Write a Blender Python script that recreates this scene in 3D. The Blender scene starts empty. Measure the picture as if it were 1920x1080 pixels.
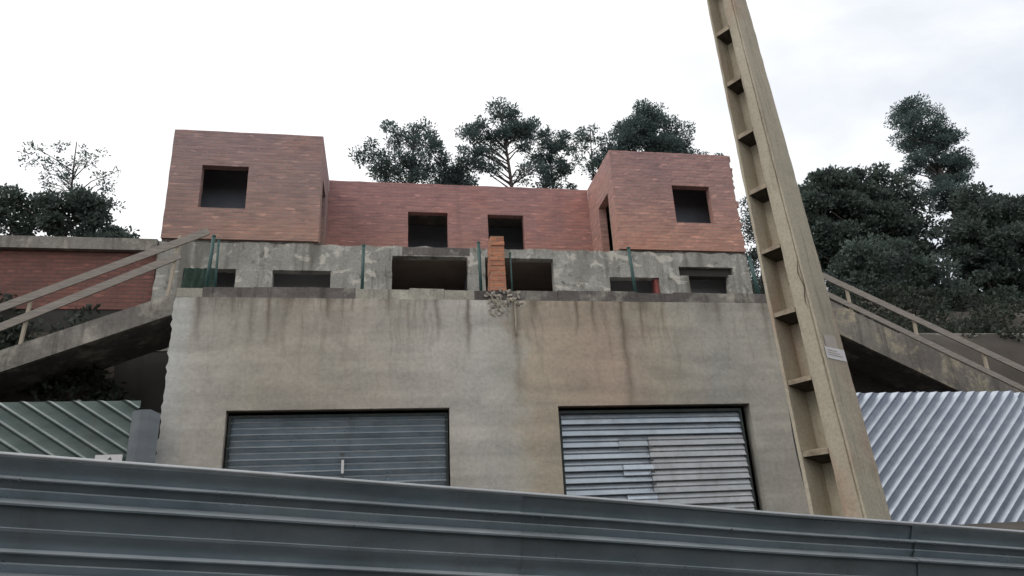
import bpy, bmesh, math, random
from mathutils import Vector, Matrix, noise as mnoise
sc = bpy.context.scene
COL = sc.collection
rnd = random.Random(7)

# ------------------------------------------------------------------ materials
def new_mat(name):
    m = bpy.data.materials.new(name); m.use_nodes = True
    nt = m.node_tree; nt.nodes.clear()
    out = nt.nodes.new('ShaderNodeOutputMaterial'); b = nt.nodes.new('ShaderNodeBsdfPrincipled')
    nt.links.new(b.outputs[0], out.inputs[0])
    return m, nt, b
class NB:
    """tiny helper for writing node graphs"""
    def __init__(s, nt): s.nt = nt
    def n(s, t, **k):
        x = s.nt.nodes.new(t)
        for a, v in k.items(): setattr(x, a, v)
        return x
    def l(s, a, b): s.nt.links.new(a, b)
    def val(s, sock, v):
        if isinstance(v, (int, float)): sock.default_value = v
        elif isinstance(v, tuple): sock.default_value = (*v, 1) if len(v) == 3 and sock.type == 'RGBA' else v
        else: s.l(v, sock)
    def math(s, op, a, b=None, c=None, clamp=False):
        x = s.n('ShaderNodeMath', operation=op, use_clamp=clamp)
        s.val(x.inputs[0], a)
        if b is not None: s.val(x.inputs[1], b)
        if c is not None: s.val(x.inputs[2], c)
        return x.outputs[0]
    def ramp(s, f, stops, interp='LINEAR'):
        x = s.n('ShaderNodeValToRGB'); cr = x.color_ramp; cr.interpolation = interp
        while len(cr.elements) < len(stops): cr.elements.new(0.5)
        for e, (p, c) in zip(cr.elements, stops):
            e.position = p; e.color = (c, c, c, 1) if isinstance(c, (int, float)) else (*c, 1)
        s.l(f, x.inputs[0]); return x.outputs[0]
    def noise(s, vec, scale, detail=5, rough=0.55, dist=0.0):
        x = s.n('ShaderNodeTexNoise'); s.l(vec, x.inputs['Vector'])
        x.inputs['Scale'].default_value = scale; x.inputs['Detail'].default_value = detail
        x.inputs['Roughness'].default_value = rough; x.inputs['Distortion'].default_value = dist
        return x.outputs[0]
    def mapping(s, vec, sc=(1, 1, 1), loc=(0, 0, 0), rot=(0, 0, 0)):
        x = s.n('ShaderNodeMapping'); s.l(vec, x.inputs[0])
        x.inputs['Scale'].default_value = sc; x.inputs['Location'].default_value = loc; x.inputs['Rotation'].default_value = rot
        return x.outputs[0]
    def mix(s, f, a, b, mode='MIX'):
        x = s.n('ShaderNodeMix', data_type='RGBA', blend_type=mode)
        s.val(x.inputs[0], f); s.val(x.inputs[6], a); s.val(x.inputs[7], b)
        return x.outputs[2]
    def bump(s, h, strength, dist=0.02):
        x = s.n('ShaderNodeBump'); x.inputs['Strength'].default_value = strength; x.inputs['Distance'].default_value = dist
        s.l(h, x.inputs['Height']); return x.outputs[0]

def obj_coord(g):
    t = g.n('ShaderNodeTexCoord'); return t.outputs['Object'], t.outputs['UV']

def brick_mat(name, c1, c2, mortar, red=0.0, bw=0.3, bh=0.105):
    m, nt, b = new_mat(name); g = NB(nt); oc, uv = obj_coord(g)
    wob = g.n('ShaderNodeVectorMath', operation='ADD')
    wn = g.n('ShaderNodeTexNoise'); g.l(uv, wn.inputs['Vector']); wn.inputs['Scale'].default_value = 1.6
    sub = g.n('ShaderNodeVectorMath', operation='SCALE'); g.l(wn.outputs[1], sub.inputs[0]); sub.inputs['Scale'].default_value = 0.02
    g.l(uv, wob.inputs[0]); g.l(sub.outputs[0], wob.inputs[1])
    br = g.n('ShaderNodeTexBrick'); g.l(wob.outputs[0], br.inputs['Vector'])
    br.offset = 0.5; br.squash = 1
    for k, v in (('Scale', 1), ('Mortar Size', 0.013), ('Mortar Smooth', 0.3), ('Bias', 0), ('Brick Width', bw), ('Row Height', bh)): br.inputs[k].default_value = v
    br.inputs['Color1'].default_value = (*c1, 1); br.inputs['Color2'].default_value = (*c2, 1); br.inputs['Mortar'].default_value = (*mortar, 1)
    # course by course tone and broad batches of bricks
    course = g.noise(g.mapping(uv, (1.5, 9.5, 1)), 1.0, 3, 0.6)
    col = g.mix(1.0, br.outputs[0], g.ramp(course, [(0.3, (0.80, 0.78, 0.79)), (0.5, (1, 1, 1)), (0.72, (1.16, 1.10, 1.03))]), 'MULTIPLY')
    big = g.noise(oc, 0.42, 4, 0.6)
    col = g.mix(1.0, col, g.ramp(big, [(0.3, (0.80, 0.84, 0.92)), (0.55, (1, 1, 1)), (0.75, (1.14, 1.0, 0.9))]), 'MULTIPLY')
    odd = g.noise(g.mapping(uv, (2.6, 9.5, 1), (4, 2, 0)), 1.0, 1, 0.3)
    col = g.mix(g.ramp(odd, [(0.66, 0), (0.72, 0.55)]), col, tuple(min(1, v * 1.55) for v in c1))
    drip = g.noise(g.mapping(oc, (2.4, 2.4, 0.16)), 1.0, 3, 0.6)
    col = g.mix(g.ramp(drip, [(0.57, 0), (0.78, 0.28)]), col, (0.11, 0.085, 0.08))
    sz = g.n('ShaderNodeSeparateXYZ'); g.l(oc, sz.inputs[0])
    hz = g.math('ADD', g.math('DIVIDE', g.math('SUBTRACT', sz.outputs[2], 9.9), 3.3), g.math('MULTIPLY_ADD', big, .9, -.45))
    col = g.mix(1.0, col, g.ramp(hz, [(0.1, (1.12, 1.03, .92)), (0.5, (1, 1, 1)), (0.95, (.95, .97, 1.04))]), 'MULTIPLY')
    if red: col = g.mix(red, col, (0.42, 0.13, 0.13), 'MULTIPLY')
    g.l(col, b.inputs['Base Color']); b.inputs['Roughness'].default_value = 0.9
    h = g.math('MULTIPLY_ADD', br.outputs[1], -1.0, g.math('MULTIPLY', g.noise(oc, 22, 4), 0.5))
    g.l(g.bump(h, 0.6, 0.02), b.inputs['Normal'])
    return m

def concrete_mat(name, base, dark, light=None, streak=0.5, blotch=0.0):
    m, nt, b = new_mat(name); g = NB(nt); oc, uv = obj_coord(g)
    big = g.noise(oc, 0.7, 6, 0.62, 0.4)
    col = g.mix(g.ramp(big, [(0.3, 0.0), (0.7, 1.0)]), dark, base)
    if light: col = g.mix(g.ramp(g.noise(g.mapping(oc, (1, 1, 1), (9, 3, 1)), 1.7, 6, 0.65), [(0.52, 0), (0.68, 0.85)]), col, light)
    dr = g.noise(g.mapping(oc, (5.0, 5.0, 0.35)), 1.0, 4, 0.65)
    col = g.mix(g.ramp(dr, [(0.52, 0), (0.68, streak)]), col, tuple(v * 0.35 for v in base))
    sp = g.noise(oc, 14, 5, 0.7)
    col = g.mix(1.0, col, g.ramp(sp, [(0.3, 0.74), (0.6, 1.08)]), 'MULTIPLY')
    if blotch:
        b2 = g.noise(g.mapping(oc, (1, 1, .8), (7, 1, 2)), 3.1, 4, 0.6, 0.8)
        col = g.mix(g.ramp(b2, [(0.57, 0), (0.70, blotch)]), col, (.075, .068, .055))
        b3 = g.noise(g.mapping(oc, (1, 1, 1.2), (2, 1, 6)), 2.4, 3, 0.5, 1.0)
        col = g.mix(g.ramp(b3, [(0.58, 0), (0.64, blotch)]), col, (.56, .53, .47))
        pv = g.noise(g.mapping(oc, (1.7, 1.7, .12), (5, 1, 2)), 1.0, 2, 0.5)
        col = g.mix(g.ramp(pv, [(0.60, 0), (0.66, blotch)]), col, (.13, .12, .10))
    g.l(col, b.inputs['Base Color']); b.inputs['Roughness'].default_value = 0.93
    h = g.math('ADD', g.math('MULTIPLY', sp, 0.5), g.math('MULTIPLY', big, 0.8))
    g.l(g.bump(h, 0.5, 0.03), b.inputs['Normal'])
    return m

def garage_wall_mat():
    m, nt, b = new_mat('weathered_render'); g = NB(nt); oc, uv = obj_coord(g)
    sx = g.n('ShaderNodeSeparateXYZ'); g.l(oc, sx.inputs[0])
    X, Z = sx.outputs[0], sx.outputs[2]
    n1 = g.noise(oc, 0.9, 5, 0.6)
    Xw = g.math('ADD', X, g.math('MULTIPLY_ADD', n1, 1.6, -0.8))
    f = g.math('DIVIDE', g.math('ADD', Xw, 4.3), 13.4)
    P = lambda x: (x + 4.3) / 13.4
    col = g.ramp(f, [(0.0, (.53, .53, .51)), (P(-3.7), (.48, .45, .40)), (P(-2.4), (.425, .385, .325)), (P(-0.8), (.445, .40, .345)), (P(0.9), (.475, .44, .39)), (P(2.1), (.49, .465, .43)),
                     (P(2.75), (.46, .44, .39)), (P(3.2), (.43, .365, .285)), (P(4.9), (.43, .335, .265)), (P(6.1), (.405, .36, .29)), (P(7.3), (.37, .355, .32)), (P(9.0), (.39, .365, .315))])
    # cloudy blotches
    bl = g.noise(g.mapping(oc, (1, 1, 1.3), (3, 0, 0)), 1.15, 7, 0.56, 0.6)
    col = g.mix(1.0, col, g.ramp(bl, [(0.28, (0.80, 0.80, 0.81)), (0.5, (0.98, 0.98, 0.98)), (0.7, (1.10, 1.09, 1.08))]), 'MULTIPLY')
    gr = g.noise(g.mapping(oc, (1, 1, 1), (11, 5, 2)), 0.5, 4, 0.6)
    col = g.mix(g.ramp(gr, [(0.5, 0), (0.7, 0.35)]), col, (.34, .345, .27))
    # trowel bands, faint horizontal lifts
    lift = g.noise(g.mapping(oc, (0.25, 0.25, 3.2)), 1.0, 3, 0.5)
    col = g.mix(1.0, col, g.ramp(lift, [(0.35, 0.90), (0.6, 1.06)]), 'MULTIPLY')
    # run-off stains below the terrace edge: fine irregular ones ...
    wx = g.math('ADD', X, g.math('MULTIPLY_ADD', g.noise(g.mapping(oc, (2, 2, 1.3)), 1.0, 3), 0.26, -0.13))
    top = g.math('SUBTRACT', 7.06, Z)
    cmb = g.n('ShaderNodeCombineXYZ'); g.l(wx, cmb.inputs[0]); g.l(g.math('MULTIPLY', Z, 0.10), cmb.inputs[2])
    fine = g.noise(cmb.outputs[0], 4.2, 4, 0.68)
    fm = g.math('MULTIPLY', g.ramp(fine, [(0.54, 0), (0.72, 0.85)]), g.ramp(g.math('DIVIDE', top, 3.0), [(0, 0.9), (0.25, 0.45), (0.9, 0.0)]))
    col = g.mix(fm, col, (.10, .08, .055))
    # ... and the individual long ones
    tot = None
    for (x0, w, ln, s) in ((-3.74, .10, 1.0, .75), (-2.74, .08, 1.3, .5), (-2.35, .055, 1.1, .75), (-1.17, .05, .5, .85), (-0.7, .04, .35, .6), (1.1, .05, .9, .6), (1.8, .06, 1.4, .85),
                          (2.82, .10, 2.4, .6), (4.2, .055, .85, .85), (4.62, .045, .9, .65), (5.30, .085, 2.9, .8), (5.72, .05, 1.1, .7), (6.25, .05, 1.0, .5), (7.6, .09, .7, .5), (8.75, .08, 1.5, .5), (-3.1, .05, .4, .5), (0.1, .05, .4, .4), (3.3, .06, .4, .5)):
        d = g.math('ABSOLUTE', g.math('SUBTRACT', wx, x0))
        a = g.math('POWER', g.math('SUBTRACT', 1.0, g.math('DIVIDE', d, w * 1.9), clamp=True), 1.6)
        fd = g.math('SUBTRACT', 1.0, g.math('DIVIDE', top, ln), clamp=True)
        v = g.math('MULTIPLY', g.math('MULTIPLY', a, g.math('POWER', fd, 0.6)), s)
        tot = v if tot is None else g.math('MAXIMUM', tot, v)
    col = g.mix(tot, col, (.085, .06, .035))
    # damp grime band right under the slab edge
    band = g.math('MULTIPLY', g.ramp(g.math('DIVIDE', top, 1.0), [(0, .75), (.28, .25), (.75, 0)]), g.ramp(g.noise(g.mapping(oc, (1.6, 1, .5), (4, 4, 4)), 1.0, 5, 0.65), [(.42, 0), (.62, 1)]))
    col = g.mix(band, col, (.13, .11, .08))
    # pink traces of brick dust
    pk = g.noise(g.mapping(oc, (1.4, 1, 0.7), (1, 7, 3)), 1.0, 4, 0.6)
    col = g.mix(g.ramp(pk, [(0.66, 0), (0.78, 0.35)]), col, (.40, .22, .18))
    sp = g.noise(oc, 11, 6, 0.72)
    col = g.mix(1.0, col, g.ramp(sp, [(0.3, 0.84), (0.62, 1.07)]), 'MULTIPLY')
    g.l(col, b.inputs['Base Color']); b.inputs['Roughness'].default_value = 0.95
    h = g.math('ADD', g.math('MULTIPLY', sp, 0.35), g.math('MULTIPLY', bl, 1.2))
    g.l(g.bump(h, 0.45, 0.04), b.inputs['Normal'])
    return m

def metal_mat(name, c1, c2, metallic=0.55, rough=0.42, grime=0.4):
    m, nt, b = new_mat(name); g = NB(nt); oc, uv = obj_coord(g)
    n1 = g.noise(g.mapping(oc, (0.8, 0.8, 2.5)), 1.7, 6, 0.65)
    col = g.mix(g.ramp(n1, [(0.35, 0), (0.65, 1)]), c1, c2)
    d = g.noise(g.mapping(oc, (1.2, 1.2, 0.8), (5, 5, 5)), 2.1, 6, 0.7)
    col = g.mix(g.ramp(d, [(0.5, 0), (0.75, grime)]), col, (.09, .075, .055))
    rs = g.noise(g.mapping(oc, (3.5, 3.5, .5), (1, 2, 3)), 1.3, 5, 0.7)
    rf = g.ramp(rs, [(0.60, 0), (0.72, grime)])
    col = g.mix(rf, col, (.12, .075, .045))
    g.l(g.math('MULTIPLY', g.math('SUBTRACT', 1.0, rf), metallic), b.inputs['Metallic'])
    g.l(col, b.inputs['Base Color'])
    g.l(g.ramp(g.noise(oc, 5, 4), [(0.3, rough - .08), (0.7, rough + .15)]), b.inputs['Roughness'])
    g.l(g.bump(g.noise(oc, 1.8, 3), 0.25, 0.03), b.inputs['Normal'])
    return m

def plain_mat(name, c1, c2, scale=3.0, rough=0.85, bump=0.3, metallic=0, stretch=(1, 1, 1)):
    m, nt, b = new_mat(name); g = NB(nt); oc, uv = obj_coord(g)
    n1 = g.noise(g.mapping(oc, stretch), scale, 6, 0.65)
    g.l(g.mix(g.ramp(n1, [(0.32, 0), (0.68, 1)]), c1, c2), b.inputs['Base Color'])
    b.inputs['Roughness'].default_value = rough; b.inputs['Metallic'].default_value = metallic
    g.l(g.bump(n1, bump, 0.03), b.inputs['Normal'])
    return m

def leaf_mat(name, c1, c2, c3):
    m, nt, b = new_mat(name); g = NB(nt); oc, uv = obj_coord(g)
    n1 = g.noise(oc, 0.9, 3, 0.6)
    col = g.mix(g.ramp(n1, [(0.35, 0), (0.65, 1)]), c1, c2)
    n2 = g.noise(oc, 7.0, 2, 0.5)
    col = g.mix(g.ramp(n2, [(0.55, 0), (0.75, 0.7)]), col, c3)
    g.l(col, b.inputs['Base Color']); b.inputs['Roughness'].default_value = 0.7
    tr = g.n('ShaderNodeBsdfTranslucent'); g.l(col, tr.inputs[0])
    mx = g.n('ShaderNodeMixShader'); mx.inputs[0].default_value = 0.35
    out = [n for n in nt.nodes if n.type == 'OUTPUT_MATERIAL'][0]
    g.l(b.outputs[0], mx.inputs[1]); g.l(tr.outputs[0], mx.inputs[2]); g.l(mx.outputs[0], out.inputs[0])
    return m

def pole_mat():
    m, nt, b = new_mat('pole_concrete'); g = NB(nt); oc, uv = obj_coord(g)
    big = g.noise(g.mapping(oc, (1.5, 1.5, 0.7)), 1.1, 5, 0.6)
    col = g.mix(g.ramp(big, [(0.3, 0), (0.7, 1)]), (.40, .355, .275), (.53, .475, .37))
    pk = g.noise(g.mapping(oc, (3, 3, 1), (2, 8, 1)), 1.2, 4, 0.6)
    col = g.mix(g.ramp(pk, [(0.55, 0), (0.75, 0.55)]), col, (.42, .25, .18))
    dr = g.noise(g.mapping(oc, (14, 14, 0.8)), 1.0, 4, 0.7)
    col = g.mix(g.ramp(dr, [(0.54, 0), (0.72, 0.5)]), col, (.17, .145, .10))
    sp = g.noise(oc, 45, 4, 0.7)
    col = g.mix(1.0, col, g.ramp(sp, [(0.3, 0.82), (0.62, 1.06)]), 'MULTIPLY')
    chip = g.noise(oc, 9, 5, 0.75)
    col = g.mix(g.ramp(chip, [(0.68, 0), (0.74, 0.6)]), col, (.13, .11, .08))
    g.l(col, b.inputs['Base Color']); b.inputs['Roughness'].default_value = 0.95
    g.l(g.bump(g.math('ADD', g.math('MULTIPLY', sp, .4), chip), 0.5, 0.01), b.inputs['Normal'])
    return m

M = dict(
    brick=brick_mat('pale_brick', (.465, .255, .215), (.37, .205, .18), (.33, .25, .22)),
    brick_left=brick_mat('dusky_brick', (.375, .235, .205), (.30, .195, .18), (.30, .24, .22)),
    brick_mid=brick_mat('red_brick', (.43, .215, .185), (.34, .175, .16), (.33, .225, .20)),
    brick_dark=brick_mat('dark_red_brick', (.20, .09, .08), (.15, .075, .07), (.12, .08, .075)),  # dark red brick of the side wing
    brick_orange=brick_mat('orange_brick', (.48, .22, .14), (.38, .17, .12), (.30, .21, .16), bw=.24, bh=.125),
    garage=garage_wall_mat(),
    upper=concrete_mat('upper_concrete', (.38, .37, .335), (.24, .23, .205), (.52, .50, .455), 0.55, .75),
    kerb=concrete_mat('stained_kerb', (.17, .15, .14), (.085, .075, .07), (.36, .34, .29), 0.75),
    kerb_pale=concrete_mat('pale_kerb', (.40, .38, .32), (.28, .26, .22), (.52, .50, .42), 0.7),
    kerb_mid=concrete_mat('mid_kerb', (.26, .24, .21), (.14, .13, .12), (.42, .39, .33), 0.7),
    slab=concrete_mat('slab_concrete', (.30, .28, .25), (.17, .155, .14), (.42, .39, .33), 0.6),
    inner=plain_mat('raw_interior', (.32, .33, .36), (.42, .43, .46), 1.0),
    inner_blue=plain_mat('bluish_interior', (.20, .225, .27), (.26, .285, .33), 1.0),
    brown=plain_mat('brown_ceiling', (.16, .12, .09), (.22, .17, .13), 2.0),
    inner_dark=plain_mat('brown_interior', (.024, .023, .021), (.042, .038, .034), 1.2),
    door_left=metal_mat('dark_galvanised', (.20, .245, .28), (.27, .31, .34), 0.5, 0.34, 0.25),
    door_right=metal_mat('bright_galvanised', (.32, .37, .42), (.40, .44, .48), 0.5, 0.36, 0.25),
    door_right_warm=metal_mat('warm_galvanised', (.33, .345, .36), (.40, .41, .42), 0.5, 0.42, 0.4),
    door_mid=metal_mat('mid_galvanised', (.32, .36, .40), (.38, .42, .45), 0.55, 0.38, 0.25),
    patch=metal_mat('patch_galvanised', (.40, .45, .51), (.46, .51, .56), 0.5, 0.36, 0.1),
    fence_right=metal_mat('blue_galvanised', (.27, .31, .39), (.35, .39, .46), 0.45, 0.42, 0.2),
    fence_left=metal_mat('green_galvanised', (.09, .125, .115), (.14, .18, .165), 0.4, 0.36, 0.25),
    fence_front=metal_mat('street_galvanised', (.16, .205, .23), (.24, .28, .30), 0.55, 0.32, 0.35),
    painted_highlight=metal_mat('highlight_zinc', (.42, .47, .50), (.50, .54, .57), 0.5, 0.36, 0.15),  # this and the next two: zinc lightened as painted sky highlights on ribs
    highlight_pale=metal_mat('highlight_zinc_pale', (.50, .54, .53), (.60, .63, .62), 0.4, 0.36, 0.1),
    highlight_blue=metal_mat('highlight_zinc_blue', (.46, .51, .58), (.55, .60, .66), 0.45, 0.36, 0.1),
    fence_lip=metal_mat('lip_galvanised', (.33, .35, .36), (.42, .43, .44), 0.55, 0.35, 0.25),
    sheet=metal_mat('flat_grey_sheet', (.14, .16, .175), (.18, .20, .215), 0.3, 0.5, 0.2),
    green=plain_mat('green_paint', (.015, .055, .05), (.03, .09, .08), 8, 0.5, 0.1),
    net=plain_mat('dark_netting', (.012, .028, .022), (.03, .06, .045), 14, .9, .6),
    frame_dark=plain_mat('dark_frame', (.02, .03, .03), (.045, .055, .05), 5),
    wood=plain_mat('weathered_timber', (.22, .195, .175), (.34, .30, .265), 4, 0.9, 0.4, stretch=(1, 1, 9)),
    wood_pale=plain_mat('pale_timber', (.36, .31, .24), (.46, .40, .31), 4, 0.9, 0.4, stretch=(8, 8, 1)),
    earth=plain_mat('dark_earth', (.035, .03, .024), (.075, .062, .05), 0.8, 1.0, 0.8),
    asphalt=plain_mat('asphalt', (.045, .045, .047), (.07, .068, .066), 3, 0.95, 0.3),
    bark=plain_mat('pine_bark', (.05, .04, .038), (.10, .08, .072), 6, 0.95, 0.6, stretch=(3, 3, .6)),
    pine=leaf_mat('pine_needles', (.075, .118, .112), (.11, .158, .148), (.17, .215, .17)),
    dark_leaf=leaf_mat('oak_leaves', (.06, .083, .075), (.095, .128, .108), (.16, .195, .15)),
    scrub=leaf_mat('scrub_leaves', (.03, .038, .028), (.045, .056, .042), (.07, .08, .055)),
    dry=plain_mat('dry_branches', (.09, .08, .07), (.14, .125, .11), 5),
    pole=pole_mat(),
    pole_shade_grime=plain_mat('painted_underside_shade', (.035, .03, .022), (.085, .07, .05), 12, 1.0, 0.6),  # dark colour standing in for the shade below each rung
    pole_rung=plain_mat('stained_rung', (.24, .19, .14), (.46, .39, .29), 9, 0.95, 0.6),
    pole_dark=plain_mat('pole_shade_grime', (.12, .10, .07), (.21, .175, .12), 8),
    white=plain_mat('white_label', (.62, .60, .60), (.72, .70, .70), 14, 0.6, 0.05),
    faded=plain_mat('faded_label', (.42, .36, .32), (.5, .44, .4), 14, 0.8, 0.05),
    ink=plain_mat('dark_ink', (.05, .05, .055), (.08, .08, .08), 9, 0.6, 0.05),
    stair_side=concrete_mat('stained_stair_side', (.24, .22, .19), (.12, .105, .095), (.46, .40, .28), 0.8),
    rubble=plain_mat('rubble', (.22, .20, .17), (.46, .42, .35), 5, 0.95, 0.5),
    red=plain_mat('red_jamb', (.20, .05, .045), (.27, .08, .07), 5),
)

# ------------------------------------------------------------------ mesh helpers
def empty(name, loc, label=None, cat=None, group=None):
    o = bpy.data.objects.new(name, None); COL.objects.link(o); o.location = loc
    o.empty_display_size = 0.3
    if label: tag(o, label, cat, group)
    return o
def tag(o, label, cat, group=None, kind=None):
    o['label'] = label
    if cat: o['category'] = cat
    if group: o['group'] = group
    if kind: o['kind'] = kind
    return o
def attach(o, parent):
    if parent is not None:
        o.parent = parent
        w = Vector((0, 0, 0)); p = parent
        while p is not None:
            if p.type == 'EMPTY': w += p.location
            p = p.parent
        o.matrix_parent_inverse = Matrix.Translation(-w) if parent.type == 'EMPTY' else Matrix.Identity(4)
    return o
def finish(name, bm, mat, parent=None, smooth=False, box_uv=True):
    if box_uv:
        uvl = bm.loops.layers.uv.verify()
        bm.normal_update()
        for f in bm.faces:
            n = f.normal; ax, ay, az = abs(n.x), abs(n.y), abs(n.z)
            for l in f.loops:
                c = l.vert.co
                if az > ax and az > ay: l[uvl].uv = (c.x, c.y)
                elif ax > ay: l[uvl].uv = (c.y, c.z)
                else: l[uvl].uv = (c.x, c.z)
    if smooth:
        for f in bm.faces: f.smooth = True
    me = bpy.data.meshes.new(name); bm.to_mesh(me); bm.free()
    me.materials.append(M[mat] if isinstance(mat, str) else mat)
    o = bpy.data.objects.new(name, me); COL.objects.link(o)
    return attach(o, parent)
def box(bm, x0, x1, y0, y1, z0, z1, jit=0.0):
    vs = [bm.verts.new((x + rnd.uniform(-jit, jit), y + rnd.uniform(-jit, jit), z + rnd.uniform(-jit, jit))) for x in (x0, x1) for y in (y0, y1) for z in (z0, z1)]
    for q in ((0, 1, 3, 2), (4, 6, 7, 5), (0, 4, 5, 1), (2, 3, 7, 6), (0, 2, 6, 4), (1, 5, 7, 3)):
        bm.faces.new([vs[i] for i in q])
    return vs
def boxes(name, L, mat, parent=None, jit=0.0):
    bm = bmesh.new()
    for b in L: box(bm, *b, jit=jit)
    bmesh.ops.recalc_face_normals(bm, faces=bm.faces)
    return finish(name, bm, mat, parent)
def bar(bm, a, b, w, h, up=Vector((0, 0, 1))):
    a, b = Vector(a), Vector(b); d = (b - a).normalized()
    s = d.cross(up).normalized() * w / 2; u = s.cross(d).normalized() * h / 2
    vs = [bm.verts.new(p + i * s + j * u) for p in (a, b) for i, j in ((-1, -1), (1, -1), (1, 1), (-1, 1))]
    for q in ((0, 1, 2, 3), (7, 6, 5, 4), (0, 4, 5, 1), (1, 5, 6, 2), (2, 6, 7, 3), (3, 7, 4, 0)): bm.faces.new([vs[i] for i in q])
def tube(bm, pts, rad, seg=7):
    rings = []
    for i, p in enumerate(pts):
        p = Vector(p); q = Vector(pts[min(i + 1, len(pts) - 1)]) - Vector(pts[max(i - 1, 0)])
        q.normalize(); a = q.orthogonal().normalized(); b = q.cross(a)
        r = rad[i] if isinstance(rad, (list, tuple)) else rad
        rings.append([bm.verts.new(p + r * (math.cos(t) * a + math.sin(t) * b)) for t in [2 * math.pi * k / seg for k in range(seg)]])
    for r0, r1 in zip(rings, rings[1:]):
        # match ring starts so the tube does not twist
        off = min(range(seg), key=lambda k: (r1[k].co - r0[0].co).length)
        r1[:] = r1[off:] + r1[:off]
        for k in range(seg): bm.faces.new((r0[k], r0[(k + 1) % seg], r1[(k + 1) % seg], r1[k]))
    bm.faces.new(rings[0][::-1]); bm.faces.new(rings[-1])

def wall(name, u0, u1, z0, z1, p, th, ops, mat, parent=None, axis='x', cell=0.35, jl=0.0, jr=0.0, jt=0.0, jo=0.004, jw=.004):
    """a wall with real openings: a grid of cells, front at p, back at p+th; edges may be ragged (jl, jr, jt)"""
    us = {u0, u1}; zs = {z0, z1}
    for a, b, c, d in ops: us |= {max(u0, a), min(u1, b)}; zs |= {max(z0, c), min(z1, d)}
    def fill(s):
        s = sorted(s); r = []
        for a, b in zip(s, s[1:]):
            n = max(1, round((b - a) / cell)); r += [a + (b - a) * k / n for k in range(n)]
        return r + [s[-1]]
    us, zs = fill(us), fill(zs)
    bm = bmesh.new(); vm = {}
    def V(i, j, k):
        if (i, j, k) not in vm:
            if (i, j) not in vm:
                u, z = us[i], zs[j]
                ju = jl if i == 0 else jr if i == len(us) - 1 else jo
                jz = jt if j == len(zs) - 1 else jo if 0 < j else 0
                vm[(i, j)] = (u + rnd.uniform(-ju, ju), z + rnd.uniform(-jz, jz), rnd.uniform(-jw, jw))
            u, z, w = vm[(i, j)]
            q = p + (th if k else w)
            vm[(i, j, k)] = bm.verts.new((u, q, z) if axis == 'x' else (q, u, z))
        return vm[(i, j, k)]
    nI, nJ = len(us) - 1, len(zs) - 1
    def solid(i, j):
        if not (0 <= i < nI and 0 <= j < nJ): return False
        u, z = (us[i] + us[i + 1]) / 2, (zs[j] + zs[j + 1]) / 2
        return not any(a < u < b and c < z < d for a, b, c, d in ops)
    for i in range(nI):
        for j in range(nJ):
            if not solid(i, j): continue
            bm.faces.new([V(i, j, 0), V(i + 1, j, 0), V(i + 1, j + 1, 0), V(i, j + 1, 0)])
            bm.faces.new([V(i, j, 1), V(i, j + 1, 1), V(i + 1, j + 1, 1), V(i + 1, j, 1)])
            if not solid(i - 1, j): bm.faces.new([V(i, j, 0), V(i, j + 1, 0), V(i, j + 1, 1), V(i, j, 1)])
            if not solid(i + 1, j): bm.faces.new([V(i + 1, j, 0), V(i + 1, j, 1), V(i + 1, j + 1, 1), V(i + 1, j + 1, 0)])
            if not solid(i, j - 1): bm.faces.new([V(i, j, 0), V(i, j, 1), V(i + 1, j, 1), V(i + 1, j, 0)])
            if not solid(i, j + 1): bm.faces.new([V(i, j + 1, 0), V(i + 1, j + 1, 0), V(i + 1, j + 1, 1), V(i, j + 1, 1)])
    bmesh.ops.recalc_face_normals(bm, faces=bm.faces)
    return finish(name, bm, mat, parent)

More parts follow.
